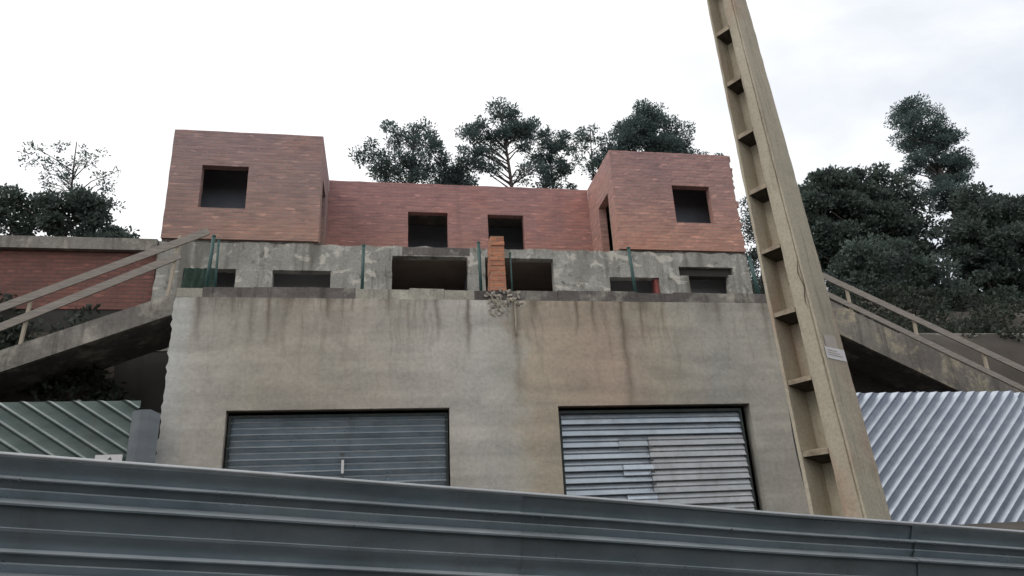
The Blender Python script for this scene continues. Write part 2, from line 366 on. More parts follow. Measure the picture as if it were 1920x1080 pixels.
def paint_highlights(o, mat2, up, out, lim=.45):
    """flanges of a sheet that face up get brighter zinc: sky light painted in"""
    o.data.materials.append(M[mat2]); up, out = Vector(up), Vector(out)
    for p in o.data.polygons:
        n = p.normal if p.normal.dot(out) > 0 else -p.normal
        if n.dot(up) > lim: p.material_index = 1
PROFS = dict(trap=[(0, 0), (.26, 0), (.50, 1), (.60, 1), (.90, 0)],
             thin=[(0, 0), (.50, .05), (.66, 1), (.72, 1), (.82, 0)],
             bright=[(0, 1), (.36, .62), (.42, .50), (.47, .78), (.52, .80), (.86, .16), (.93, 0), (.965, 1)],
             dim=[(0, 0), (.30, .50), (.36, .52), (.49, .14), (.78, .95), (.83, 1), (1, 0)])
def ribbed(bm, o, du, dv, dn, L, H, pitch, depth, rot=0.0, wav=0.0, first=0.0, prof='trap'):
    """profiled metal sheet: L along du, H along dv, ribs running along du (turned by rot inside the sheet), clipped to the rectangle"""
    o, du, dv, dn = map(Vector, (o, du, dv, dn))
    S = (L + H) if rot else 0
    prof = PROFS[prof]
    rows = []
    y = -S + first
    ymax = H + S
    while y < ymax:
        for a, b in prof: rows.append((y + a * pitch, b * depth))
        y += pitch
    rows = [(a, b) for a, b in rows if -S <= a <= ymax]
    if rows[-1][0] < ymax: rows.append((ymax, 0))
    if rows[0][0] > -S: rows.insert(0, (-S, 0))
    x0, x1 = -S, L + S; nx = max(2, int((x1 - x0) / 0.45))
    cr, sr = math.cos(rot), math.sin(rot); g = []
    tmp = bmesh.new()
    cx, cy = L / 2, H / 2
    for (a, b) in rows:
        r = []
        for k in range(nx + 1):
            x = x0 + (x1 - x0) * k / nx
            X, Y = (x - cx) * cr - (a - cy) * sr + cx, (x - cx) * sr + (a - cy) * cr + cy
            wv = wav * mnoise.noise(Vector((X * 1.1, Y * 1.6, L)))
            r.append(tmp.verts.new((X, Y, b + wv)))
        g.append(r)
    for r0, r1 in zip(g, g[1:]):
        for k in range(nx): tmp.faces.new((r0[k], r0[k + 1], r1[k + 1], r1[k]))
    for co, no in (((0, 0, 0), (-1, 0, 0)), ((L, 0, 0), (1, 0, 0)), ((0, 0, 0), (0, -1, 0)), ((0, H, 0), (0, 1, 0))):
        bmesh.ops.bisect_plane(tmp, geom=tmp.verts[:] + tmp.edges[:] + tmp.faces[:], plane_co=co, plane_no=no, clear_outer=True)
    mp = {}
    for v in tmp.verts: mp[v] = bm.verts.new(o + du * v.co.x + dv * v.co.y + dn * v.co.z)
    for f in tmp.faces: bm.faces.new([mp[v] for v in f.verts])
    tmp.free()

# ------------------------------------------------------------------ ground
def smooth(a, b, t):
    t = max(0, min(1, (t - a) / (b - a))); return t * t * (3 - 2 * t)
def ground_z(x, y):
    base = 1.9 * smooth(4.6, 13.5, y)
    if y < -3.5: return 8.5 * smooth(3.5, 13.0, -y) + 3 * smooth(13, 60, -y) + .4 * mnoise.noise(Vector((x * .3, y * .3, 0))) * smooth(4, 8, -y)      # unseen bank added across the street to darken reflections in the metal
    hill = 5.4 * smooth(15.6, 18.6, y) + 3.6 * smooth(18.6, 27, y) + 4.0 * smooth(27, 48, y) + 5 * smooth(48, 120, y)
    inside = smooth(-6.6, -5.9, x) * smooth(11.4, 10.7, x) * smooth(25.8, 25.1, y)
    h = hill * (1 - inside)
    n = 0.35 * mnoise.noise(Vector((x * .35, y * .35, 0))) + .12 * mnoise.noise(Vector((x * 1.3, y * 1.3, 3)))
    return base + h + n * smooth(13.5, 18, y) * (1 - inside) - 0.1 * inside
def make_ground():
    xs = [-900, -300, -120, -70] + [-45 + k * 1.0 for k in range(28)] + [-17 + .5 * k for k in range(94)] + [30 + k for k in range(30)] + [70, 120, 300, 900]
    ys = [-900, -200, -60, -30] + [-20 + k for k in range(17)] + [-3.4, 0, 2, 4] + [4.5 + .5 * k for k in range(50)] + [29.5 + 1.5 * k for k in range(24)] + [70, 90, 120, 300, 900]
    bm = bmesh.new(); g = [[bm.verts.new((x, y, ground_z(x, y))) for y in ys] for x in xs]
    for i in range(len(xs) - 1):
        for j in range(len(ys) - 1): bm.faces.new((g[i][j], g[i + 1][j], g[i + 1][j + 1], g[i][j + 1]))
    o = finish('ground', bm, 'earth', None, smooth=True); o['kind'] = 'structure'; o['label'] = 'dark earth slope climbing behind the house'
    bm = bmesh.new()
    xs = [-80 + 4 * k for k in range(41)]
    for x0, x1 in zip(xs, xs[1:]):
        vs = [bm.verts.new((x, y, z)) for x, y, z in ((x0, -3.2, .006), (x1, -3.2, .006), (x1, 3.0, .006), (x0, 3.0, .006))]
        bm.faces.new(vs)
    bmesh.ops.remove_doubles(bm, verts=bm.verts, dist=.001)
    o = finish('street', bm, 'asphalt'); o['kind'] = 'structure'; o['label'] = 'asphalt street in front of the metal fence'
make_ground()

# ------------------------------------------------------------------ the house
house = empty('unfinished_house', (2.4, 20, 2), 'unfinished brick and concrete house with empty windows above a stained garage wall', 'house')
GX0, GX1 = -4.24, 9.0
wall('garage_wall', GX0, GX1, 1.7, 7.05, 15.0, 0.30, [(-3.04, 1.35, 1.7, 4.68), (3.65, 8.02, 1.7, 4.68)], 'garage', house, cell=0.10, jl=0.03, jr=0.012, jo=0.002, jw=.0006)
wall('side_wall', 15.3, 18.5, 1.7, 7.05, GX0 + .05, 0.25, [], 'garage', house, axis='y', cell=.4)
wall('side_wall', 15.3, 18.5, 1.7, 7.05, GX1 - .3, 0.25, [], 'garage', house, axis='y', cell=.4)
# ragged band of old slab edge along the terrace: built in lengths with different wear
x = GX0 + .02
while x < GX1 - .02:
    w = rnd.uniform(.5, 1.3)
    if x < -3.72: w = -3.72 - x
    if x < -.62 < x + w: w = -.62 - x
    if GX1 - .02 - x - w < .3: w = GX1 - .02 - x
    x2 = x + w
    dy = rnd.uniform(.0, .02); dz = rnd.uniform(-.02, .02); mt = 'kerb'
    if x < -3.75: dy, dz, mt = -.01, -.05, 'kerb_pale'
    elif -.65 < x < 1.9: mt = 'kerb_pale'
    elif rnd.random() < .18 and x > 3: mt = 'kerb_mid'
    boxes('terrace_edge', [(x, x2, 15.005 + dy, 15.34, 7.053, 7.29 + dz)], mt, house, jit=.008)
    x = x2 + .002
boxes('terrace_floor', [(GX0 + .1, GX1 - .1, 15.36, 18.48, 6.95, 7.2)], 'slab', house)
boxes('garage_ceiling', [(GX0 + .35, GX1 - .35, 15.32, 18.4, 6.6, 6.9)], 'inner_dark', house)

# second storey, concrete, windows of both flats
T2 = [(-5.1, -3.82, 7.0, 9.10), (-2.9, -1.42, 7.0, 9.10), (.18, 2.24, 7.0, 9.58), (2.72, 4.66, 7.0, 9.58), (6.26, 7.74, 7.0, 9.06), (8.38, 10.06, 7.0, 9.42)]
X0, X1 = -5.76, 10.58
wall('upper_concrete_wall', X0, X1, 6.9, 9.86, 18.5, 0.28, T2, 'upper', house, cell=0.22, jl=0.03, jr=0.03, jt=0.03, jo=0.008)
wall('side_wall', 18.8, 24.9, 6.9, 9.86, X0, 0.25, [], 'upper', house, axis='y', cell=.6)
wall('side_wall', 18.8, 24.9, 6.9, 9.86, X1 - .25, 0.25, [], 'upper', house, axis='y', cell=.6)
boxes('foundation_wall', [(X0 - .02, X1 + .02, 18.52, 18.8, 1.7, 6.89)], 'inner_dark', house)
boxes('lower_storey_floor', [(X0 + .27, X1 - .27, 18.8, 24.8, 6.9, 7.1)], 'inner', house)
for a, b in ((-3.42, -3.3), (-.9, -.75), (2.38, 2.53), (5.5, 5.65), (8.05, 8.17)): boxes('partition', [(a, b, 18.8, 24.6, 7.1, 9.62)], 'inner', house)
for a, b in ((X0 + .27, -3.44), (-3.28, -.92), (5.67, 8.03), (8.19, X1 - .27)): boxes('back_wall', [(a, b, 19.5, 19.62, 7.1, 9.62)], 'inner', house)
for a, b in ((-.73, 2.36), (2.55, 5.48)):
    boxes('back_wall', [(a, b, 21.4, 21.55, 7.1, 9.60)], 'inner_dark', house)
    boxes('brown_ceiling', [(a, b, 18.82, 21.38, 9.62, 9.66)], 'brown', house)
boxes('storey_slab', [(X0 + .05, X1 - .05, 18.8, 24.9, 9.67, 9.85)], 'slab', house)
# thin slab line that the brickwork stands on
for a, b in ((X0 + .03, -1.72), (6.60, X1 - .02)): boxes('slab_line', [(a, b, 18.53, 18.79, 9.865, 9.925)], 'kerb', house)
# shutter boxes / damaged fillings in the last openings
boxes('lintel_box', [(8.42, 10.02, 18.62, 18.9, 9.18, 9.40)], 'inner_dark', house)
for pts in ([(8.38, 9.16), (8.66, 9.16), (8.72, 7.1), (8.38, 7.1)], [(9.92, 9.2), (10.06, 9.2), (10.06, 7.1), (9.72, 7.1)]):
    bm = bmesh.new()
    f = [bm.verts.new((a, 18.53, b)) for a, b in pts]; k = [bm.verts.new((a, 18.74, b)) for a, b in pts]
    bm.faces.new(f); bm.faces.new(k[::-1])
    for i in range(4): bm.faces.new((f[i], f[(i + 1) % 4], k[(i + 1) % 4], k[i]))
    bmesh.ops.recalc_face_normals(bm, faces=bm.faces)
    finish('window_filling', bm, 'upper', house)
boxes('window_jamb', [(7.62, 7.735, 18.56, 18.78, 7.1, 9.05)], 'red', house)

# third storey: two brick blocks and the recessed brick wall between
TOP = 13.2
wall('brick_block_front', -5.74, -1.78, 9.93, TOP, 18.46, 0.24, [(-4.92, -3.72, 10.84, 12.12)], 'brick_left', house, cell=.3, jl=.006, jt=.006)
wall('brick_block_side', 18.702, 21.0, 9.93, TOP, -2.02, 0.24, [(18.98, 20.0, 9.93, 12.1)], 'brick_left', house, axis='y', cell=.3)
wall('brick_block_side', 18.702, 24.8, 9.93, TOP, -5.74, 0.24, [], 'brick_left', house, axis='y', cell=.5)
wall('brick_block_front', 6.64, 10.52, 9.93, TOP, 18.46, 0.24, [(8.50, 9.70, 10.83, 12.07)], 'brick', house, cell=.105, jr=.014, jt=.008, jo=.002)
wall('brick_block_side', 18.702, 21.0, 9.93, TOP, 6.64, 0.24, [(18.98, 20.0, 9.93, 12.0)], 'brick', house, axis='y', cell=.3)
wall('brick_block_side', 18.702, 24.8, 9.93, TOP, 10.26, 0.24, [], 'brick', house, axis='y', cell=.5)
wall('brick_back_wall', -1.778, 6.638, 9.86, TOP, 21.0, 0.24, [(.69, 1.94, 9.86, 12.18), (3.23, 4.40, 9.86, 12.17)], 'brick_mid', house, cell=.3, jt=.008)
wall('rear_wall', -5.74, 10.5, 2.0, TOP - .1, 24.95, .24, [], 'brick', house, cell=2)
for a, b, c in ((-5.48, -2.04, 18.72), (-2.0, 6.86, 21.26), (6.9, 10.24, 18.72)): boxes('roof_slab', [(a, b, c, 24.9, 12.7, 12.95)], 'slab', house)
for a, b, c in ((-5.48, -2.04, 19.75), (-2.0, 6.86, 23.0), (7.4, 10.24, 19.75)): boxes('room_wall', [(a, b, c, c + .15, 9.9, 12.68)], 'inner_blue', house)
# bricks toothing out of the ragged right corner
for k in range(31):
    if rnd.random() < .3:
        z = 9.95 + k * .105; w = rnd.uniform(.02, .07)
        boxes('toothing_brick', [(10.50, 10.53 + w, 18.47, 18.66, z, z + .09)], 'brick', house, jit=.004)
# lintel strips (slightly proud, darker) above openings, timber frame in the right doorway
boxes('door_jamb', [(6.84, 6.88, 19.52, 19.58, 9.93, 11.98)], 'wood_pale', house)
# low blockwork in front of the middle doors
boxes('sill_blocks', [(.45, 2.3, 18.49, 18.497, 9.62, 9.84)], 'kerb', house)

# side wing left with a concrete roof band over red brick
wing = empty('side_wing', (-9, 19.5, 7), 'low red brick wing with a concrete roof band, left behind the wooden railing', 'building')
boxes('roof_band', [(-13.5, X0 - .03, 18.42, 22, 9.55, 9.88)], 'slab', wing, jit=.01)
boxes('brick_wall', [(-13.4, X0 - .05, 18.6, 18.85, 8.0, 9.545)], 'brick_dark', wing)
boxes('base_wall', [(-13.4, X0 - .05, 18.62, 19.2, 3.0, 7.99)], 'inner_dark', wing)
wingr = empty('retaining_wall', (13, 19.5, 6), 'grey concrete retaining wall behind the stair right of the concrete pole', 'wall')
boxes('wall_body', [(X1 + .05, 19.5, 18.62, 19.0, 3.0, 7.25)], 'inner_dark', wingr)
boxes('wall_coping', [(X1 + .05, 19.5, 18.55, 19.1, 7.253, 7.45)], 'slab', wingr, jit=.01)

# garage doors of profiled sheet
def garage_door(x0, x1, mat, label_part, seed, prof):
    bm = bmesh.new()
    H = 2.83
    ribbed(bm, (x0, 15.22, 1.75), (1, 0, 0), (0, 0, 1), (0, -1, 0), x1 - x0, H, .245, .105 if prof == 'dim' else .085, wav=.012, first=seed, prof=prof)
    d = finish('garage_door', bm, mat, house, box_uv=False); d['label'] = label_part
    if prof == 'dim': paint_highlights(d, 'painted_highlight', (0, 0, 1), (0, -1, 0))
    bm = bmesh.new()
    for a in ((x0 - .0, 1.75, x0 + .05), (x1 - .05, 1.75, x1)): box(bm, a[0], a[2], 15.12, 15.17, 1.75, 4.6)
    box(bm, x0 + .052, x1 - .052, 15.12, 15.16, 4.54, 4.6)
    f = finish('door_frame', bm, 'frame_dark', d, box_uv=False)
    return d
dl = garage_door(-3.0, 1.32, 'door_left', 'dark corrugated sheet garage door', .05, 'dim')
dr = garage_door(3.68, 7.86, 'door_right', 'bright corrugated sheet garage door with patched centre', .12, 'bright')
# patched sheets on the right door, latch plates and padlock chain
def patch(name, x0, x1, z0, z1, mat, parent, y=15.155, first=0):
    bm = bmesh.new(); ribbed(bm, (x0, y, z0), (1, 0, 0), (0, 0, 1), (0, -1, 0), x1 - x0, z1 - z0, .245, .06, wav=.01, first=first, prof='bright')
    return finish(name, bm, mat, parent, box_uv=False)
ph = lambda z0: (1.75 + .12 - z0) % .245 - .245
patch('sheet_panel', 5.62, 7.82, 1.8, 4.02, 'door_right_warm', dr, 15.175, ph(1.8))
patch('sheet_panel', 4.96, 5.60, 3.74, 4.0, 'door_mid', dr, 15.180, ph(3.74))
patch('sheet_panel', 5.0, 5.66, 3.20, 3.44, 'patch', dr, 15.165, ph(3.2))
patch('sheet_panel', 5.03, 5.68, 2.60, 2.86, 'patch', dr, 15.16, ph(2.6))
for (cx, zs, d) in ((5.62, (3.78, 3.52, 3.28, 3.02), dr), (-.78, (3.78, 3.33), dl)):
    for z in zs: boxes('hasp', [(cx - .035, cx + .035, 15.04, 15.09, z - .03, z + .03)], 'ink', d, jit=.006)
boxes('latch', [(-.80, -.75, 15.07, 15.10, 3.42, 3.68)], 'white', dl)

# brick pillar, broken concrete, wires, posts
def brick_pillar():
    root = empty('brick_pillar', (2.5, 15.3, 7.3), 'slim orange brick pillar standing on the terrace edge above the middle of the garage wall', 'pillar')
    bm = bmesh.new()
    z = 7.30
    for k in range(11):
        t = k / 11; a = 2.31 + .05 * t; o = rnd.uniform(-.012, .012)
        box(bm, a + o, 2.665 + o, 15.05 + rnd.uniform(-.01, .01), 15.50, z, z + .114, jit=.006); z += .122
    bmesh.ops.recalc_face_normals(bm, faces=bm.faces)
    finish('shaft', bm, 'brick_orange', root)
    return root
brick_pillar()
bm = bmesh.new()
for k in range(60):
    cx = rnd.gauss(2.55, .2)
    if not 2.2 < cx < 2.98: continue
    cz = rnd.uniform(6.7 if cx < 2.55 else 6.92, 7.3); s = rnd.uniform(.02, .062)
    ret = bmesh.ops.create_icosphere(bm, subdivisions=1, radius=s, matrix=Matrix.Translation((cx, 14.995 - rnd.uniform(0, .02), cz)) @ Matrix.Rotation(rnd.uniform(0, 3), 4, 'Y') @ Matrix.Diagonal((1.3, .25, .8, 1)))
    for v in ret['verts']: v.co += Vector([rnd.uniform(-.015, .015) for _ in range(3)])
broken = finish('broken_concrete', bm, 'rubble', house); broken['label'] = 'broken patch of exposed rubble under the brick pillar'
bm = bmesh.new()
tube(bm, [(2.70, 15.0, 7.22), (2.74, 14.92, 7.05), (2.82, 14.93, 6.92), (2.83, 14.95, 6.7), (2.83, 14.96, 6.45), (2.84, 14.97, 6.22)], [.02, .022, .02, .02, .017, .012], 6)
tube(bm, [(2.74, 14.93, 7.08), (2.88, 14.91, 7.0), (2.93, 14.93, 6.88)], [.014, .014, .012], 5)
for k in range(7):
    x = rnd.uniform(2.3, 2.95); z = rnd.uniform(6.95, 7.2)
    tube(bm, [(x, 14.97, z), (x + rnd.uniform(-.05, .05), 14.93, z - .08), (x + rnd.uniform(-.08, .08), 14.95, z - rnd.uniform(.15, .35))], [.01, .009, .005], 5)
cb = finish('hanging_strap', bm, 'wood_pale', None, smooth=True, box_uv=False)
tag(cb, 'pale frayed strap hanging from the broken edge under the brick pillar', 'strap')

def post(x, z1, lean=0.0, r=.032, lab='', w=None, y=15.18):
    root = empty('fence_post', (x, y, 7.2), lab, 'post', 'green metal posts along the terrace edge')
    bm = bmesh.new(); tube(bm, [(x, y, 7.19), (x + lean * .5, y, (7.2 + z1) / 2), (x + lean, y, z1)], r, 8)
    finish('post_shaft', bm, 'green', root, smooth=True, box_uv=False)
    bm = bmesh.new(); tube(bm, [(x + lean, y, z1 + .001), (x + lean, y, z1 + .03)], r * 1.15, 8)
    finish('post_cap', bm, 'green', root, box_uv=False)
    bm = bmesh.new(); box(bm, x - .06, x + .06, y - .05, y + .05, 7.205, 7.222)
    finish('base_plate', bm, 'green', root, box_uv=False)
post(-3.70, 8.50, .05, .04, 'thick green post at the left end of the terrace, beside the crossed timber rail')
post(-3.52, 8.42, -.02, .026, 'thin green post crossing the thick one at the left terrace end')
post(-.49, 8.36, .01, .036, 'green post in front of the blank concrete between the second and third lower windows')
post(2.12, 8.50, -.02, .036, 'dark green post immediately left of the orange brick pillar')
post(2.82, 8.25, .0, .022, 'thin green post immediately right of the orange brick pillar')
post(5.74, 8.46, -.06, .042, 'green post leaning in front of the low window under the right brick block')
post(8.82, 8.30, -.08, .045, 'dark green post at the right end of the terrace, close to the concrete pole')
# dark green netting hung in the leftmost lower window
bm = bmesh.new(); g_ = []
for i in range(15):
    x = -5.09 + i * .058; bot = 7.9 + .35 * mnoise.noise(Vector((x * 3, 0, 1))) + i * .045
    g_.append([bm.verts.new((x + .02 * math.sin(k * .9 + i), 18.45 + .03 * math.sin(i * 1.9 + k * .35), 9.09 + (bot - 9.09) * k / 12)) for k in range(13)])
for a_, b_ in zip(g_, g_[1:]):
    for k in range(12): bm.faces.new((a_[k], b_[k], b_[k + 1], a_[k + 1]))
nt_ = finish('netting', bm, 'net', None, smooth=True, box_uv=False)
tag(nt_, 'dark green netting hanging in the leftmost lower window opening', 'netting')

# ------------------------------------------------------------------ stairs and timber rails on both sides
def stair(name_label, xa, za, xb, zb, y0, y1, landing_x, mat, th=.42, ch=.72, up=.0, side='stair_side'):
    root = empty('concrete_stair', ((xa + xb) / 2, (y0 + y1) / 2, min(za, zb)), name_label, 'stair')
    n = 16; bm = bmesh.new()
    for k in range(n):
        xk0 = xa + (xb - xa) * k / n; xk1 = xa + (xb - xa) * (k + 1) / n; zk = za + (zb - za) * (k + 1) / n
        lo0 = za + (zb - za) * k / n - th + rnd.uniform(-.012, .012); 
        vs = [bm.verts.new(p) for p in ((xk0, y0, lo0), (xk1, y0, lo0 + (zb - za) / n), (xk1, y0, zk), (xk0, y0, zk), (xk0, y1, lo0), (xk1, y1, lo0 + (zb - za) / n), (xk1, y1, zk), (xk0, y1, zk))]
        for q in ((0, 1, 2, 3), (7, 6, 5, 4), (0, 4, 5, 1), (2, 6, 7, 3), (0, 3, 7, 4), (1, 5, 6, 2)): bm.faces.new([vs[i] for i in q])
    bmesh.ops.recalc_face_normals(bm, faces=bm.faces)
    finish('flight', bm, mat, root)
    a, b = sorted((landing_x, xa)); boxes('landing', [(a, b - .002, y0 + .01, y1, za - .30, za)], mat, root)
    # low side curb carrying the stains
    bm = bmesh.new(); bar(bm, (xa, y0 - .052, za - th + ch / 2 + up), (xb, y0 - .052, zb - th + ch / 2 + up), .1, ch); finish('side_curb', bm, side, root)
    # wall that carries the foot of the flight
    bx0, bx1 = sorted((xb, xb + (0.5 if xb > xa else -0.5)))
    boxes('pier', [(bx0, bx1, y0 + .02, y1, 1.8, zb - .02)], 'inner_dark', root)
    return root
stair('concrete outdoor stair descending to the left from the terrace', -4.5, 7.35, -10.6, 4.9, 16.2, 17.9, GX0 - .12, 'kerb', .3, .46, .03, 'kerb_mid')
stair('stained concrete outdoor stair descending to the right behind the concrete pole', 11.0, 7.25, 17.6, 3.95, 16.2, 17.9, GX1 + .12, 'kerb', .42, .78, .04)

def railing(label, rails, posts, y=16.12):
    root = empty('timber_railing', (rails[0][0][0], y, rails[0][0][1] - 1), label, 'railing')
    for (a, b, h) in rails:
        n = 5; bm = bmesh.new()
        for i in range(1):
            bar(bm, (a[0], y, a[1]), (b[0], y + rnd.uniform(-.03, .03), b[1]), .04, h)
        finish('rail', bm, 'wood', root)
    for (x, z0, x2, z1) in posts:
        bm = bmesh.new(); bar(bm, (x, y + .055, z0), (x2, y + .055, z1), .07, .06, Vector((1, 0, 0)))
        finish('railing_post', bm, 'wood_pale', root)
railing('weathered timber railing sloping down left from the terrace end', [((-4.0, 9.06), (-10.2, 6.1), .17), ((-4.55, 8.45), (-10.2, 5.55), .17)], [(-4.76, 7.0, -4.62, 8.95), (-7.5, 5.95, -7.45, 7.45), (-10.0, 4.95, -9.95, 6.3)])
railing('weathered timber railing sloping down right beyond the concrete pole', [((11.2, 8.27), (17.2, 5.32), .16), ((11.2, 7.76), (17.2, 4.72), .14)], [(11.9, 6.7, 11.9, 7.95), (13.55, 5.75, 13.66, 7.2), (15.4, 4.9, 15.45, 6.3), (17.1, 4.1, 17.1, 5.4)])

# ------------------------------------------------------------------ profiled sheet fences beside the garages
def side_fence(label, x0, x1, z0, z1, y, rot, mat, pitch, posts, prof='trap'):
    root = empty('sheet_metal_fence', ((x0 + x1) / 2, y, z0), label, 'fence')
    n = max(1, round((x1 - x0) / 5.5)); w = (x1 - x0) / n
    for k in range(n):
        bm = bmesh.new(); ribbed(bm, (x0 + k * w, y + .03 * (k % 2), z0), (1, 0, 0), (0, 0, 1), (0, -1, 0), w + .12, z1 - z0 - .03 * (k % 2), pitch, .085, rot=rot, wav=.012, prof=prof)
        pn = finish('panel', bm, mat, root, box_uv=False)
        paint_highlights(pn, 'highlight_pale' if prof == 'thin' else 'highlight_blue', (-math.sin(rot), 0, math.cos(rot)), (0, -1, 0), .3)
    for x in posts:
        bm = bmesh.new(); box(bm, x - .03, x + .03, y + .04, y + .10, z0 - .2, z1 + .04); finish('support_post', bm, 'sheet', root, box_uv=False)
side_fence('corrugated metal fence with ribs slanting up to the right, right of the concrete pole', 9.45, 19.2, 1.7, 4.79, 14.6, math.radians(43), 'fence_right', .22, (9.6, 12, 14.4, 16.8, 19))
side_fence('dark corrugated metal fence with slanting bright ribs left of the garage wall', -10.8, -4.62, 1.7, 4.81, 14.6, math.radians(-33), 'fence_left', .24, (-10.6, -8, -5.6), 'thin')
bm = bmesh.new()
# bent flat sheet closing the gap at the wall
pr = [(-4.60, 14.52), (-4.45, 14.50), (-4.30, 14.54), (-4.13, 14.62)]
zt = [4.60, 4.62, 4.63, 4.56]
lo = [bm.verts.new((x, y, 1.7)) for x, y in pr]; mid = [bm.verts.new((x + rnd.uniform(-.01, .01), y + rnd.uniform(-.01, .01), 3.2)) for x, y in pr]; hi = [bm.verts.new((x, y, z)) for (x, y), z in zip(pr, zt)]
for a, b in ((lo, mid), (mid, hi)):
    for i in range(3): bm.faces.new((a[i], a[i + 1], b[i + 1], b[i]))
o = finish('metal_sheet', bm, 'sheet', None, box_uv=False)
m_ = o.modifiers.new('thickness', 'SOLIDIFY'); m_.thickness = .004
tag(o, 'flat grey metal sheet closing the gap between slanted fence and garage wall', 'metal sheet')
sg = empty('warning_sign', (-4.85, 14.5, 3.55), 'small white sign with a dark triangle low on the left fence', 'sign')
boxes('sign_plate', [(-5.12, -4.66, 14.49, 14.498, 3.40, 3.80)], 'white', sg)
bm = bmesh.new()
A = [(-4.98, 3.62), (-4.78, 3.62), (-4.86, 3.76)]; B = [(-4.94, 3.640), (-4.82, 3.640), (-4.867, 3.722)]
va = [bm.verts.new((x, 14.485, z)) for x, z in A]; vb = [bm.verts.new((x, 14.485, z)) for x, z in B]
for i in range(3): bm.faces.new((va[i], va[(i + 1) % 3], vb[(i + 1) % 3], vb[i]))
finish('triangle_mark', bm, 'ink', sg, box_uv=False)

# ------------------------------------------------------------------ street fence in the foreground
def street_fence():
    a = Vector((-1.731, 3.481, 2.150)); b = Vector((4.061, 4.029, 1.592))
    d = (b - a).normalized(); a0 = a - d * 2.2; L = (b - a).length + 3.4
    nrm = Vector((d.y, -d.x, 0)).normalized()            # towards the street
    up = nrm.cross(d); up = up if up.z > 0 else -up
    root = empty('street_fence', (a0.x, a0.y, 0.1), 'galvanised corrugated sheet fence running along the street in the foreground', 'fence')
    prof = [(0.0, 0.0)]
    z = -.012
    sheets = 4; w = L / sheets
    pr = [(0, 0.0), (.012, .0), (.030, -.006), (.078, -.026), (.092, .016), (.097, .016), (.101, -.002), (.132, -.014), (.138, -.008), (.142, -.012), (.170, -.032), (.192, .022), (.200, .022), (.206, .0), (.286, -.014)]
    for s in range(sheets):
        bm = bmesh.new(); rows = []
        base = 0.0; prof = []
        while base < 1.95:
            for p, q in pr: prof.append((base + p, q))
            base += .29
        n = 10
        for (p, q) in prof:
            r = []
            for k in range(n + 1):
                t = s * w + (w + .02) * k / n
                wob = .010 * mnoise.noise(Vector((t * 1.1, p * 1.6, 0))) + .005 * mnoise.noise(Vector((t * 4, p * 5, 2))) + (.009 if s % 2 else 0)
                r.append(bm.verts.new(a0 + d * t - up * (p + .0 + .004 * mnoise.noise(Vector((t * .9, 4, 0)))) + nrm * (q + wob)))
            rows.append(r)
        for r0, r1 in zip(rows, rows[1:]):
            for k in range(n): bm.faces.new((r0[k], r0[k + 1], r1[k + 1], r1[k]))
        bmesh.ops.recalc_face_normals(bm, faces=bm.faces)
        paint_highlights(finish('panel', bm, 'fence_front', root, box_uv=False), 'painted_highlight', up, nrm, .5)
        for tt in (.12, w * .5, w - .12):
            for pp in (.098, .485):
                c = a0 + d * (s * w + tt) - up * pp + nrm * .024
                bm = bmesh.new(); tube(bm, [c, c + nrm * .006], .007, 6); finish('screw', bm, 'ink', root, box_uv=False)
    bm = bmesh.new(); pts = [a0 + d * (L * k / 24) + up * .004 + nrm * .006 - up * (.004 * mnoise.noise(Vector((L * k / 24 * .9, 4, 0)))) for k in range(25)]
    tube(bm, pts, .0115, 8); finish('top_lip', bm, 'fence_lip', root, smooth=True, box_uv=False)
    for t in (.5, 2.7, 4.9, 7.2, 9.0):
        if t < L:
            p = a0 + d * t - nrm * .06; bm = bmesh.new(); box(bm, p.x - .025, p.x + .025, p.y - .025 + .02, p.y + .045, -.1, p.z - .05); finish('support_post', bm, 'sheet', root, box_uv=False)
street_fence()

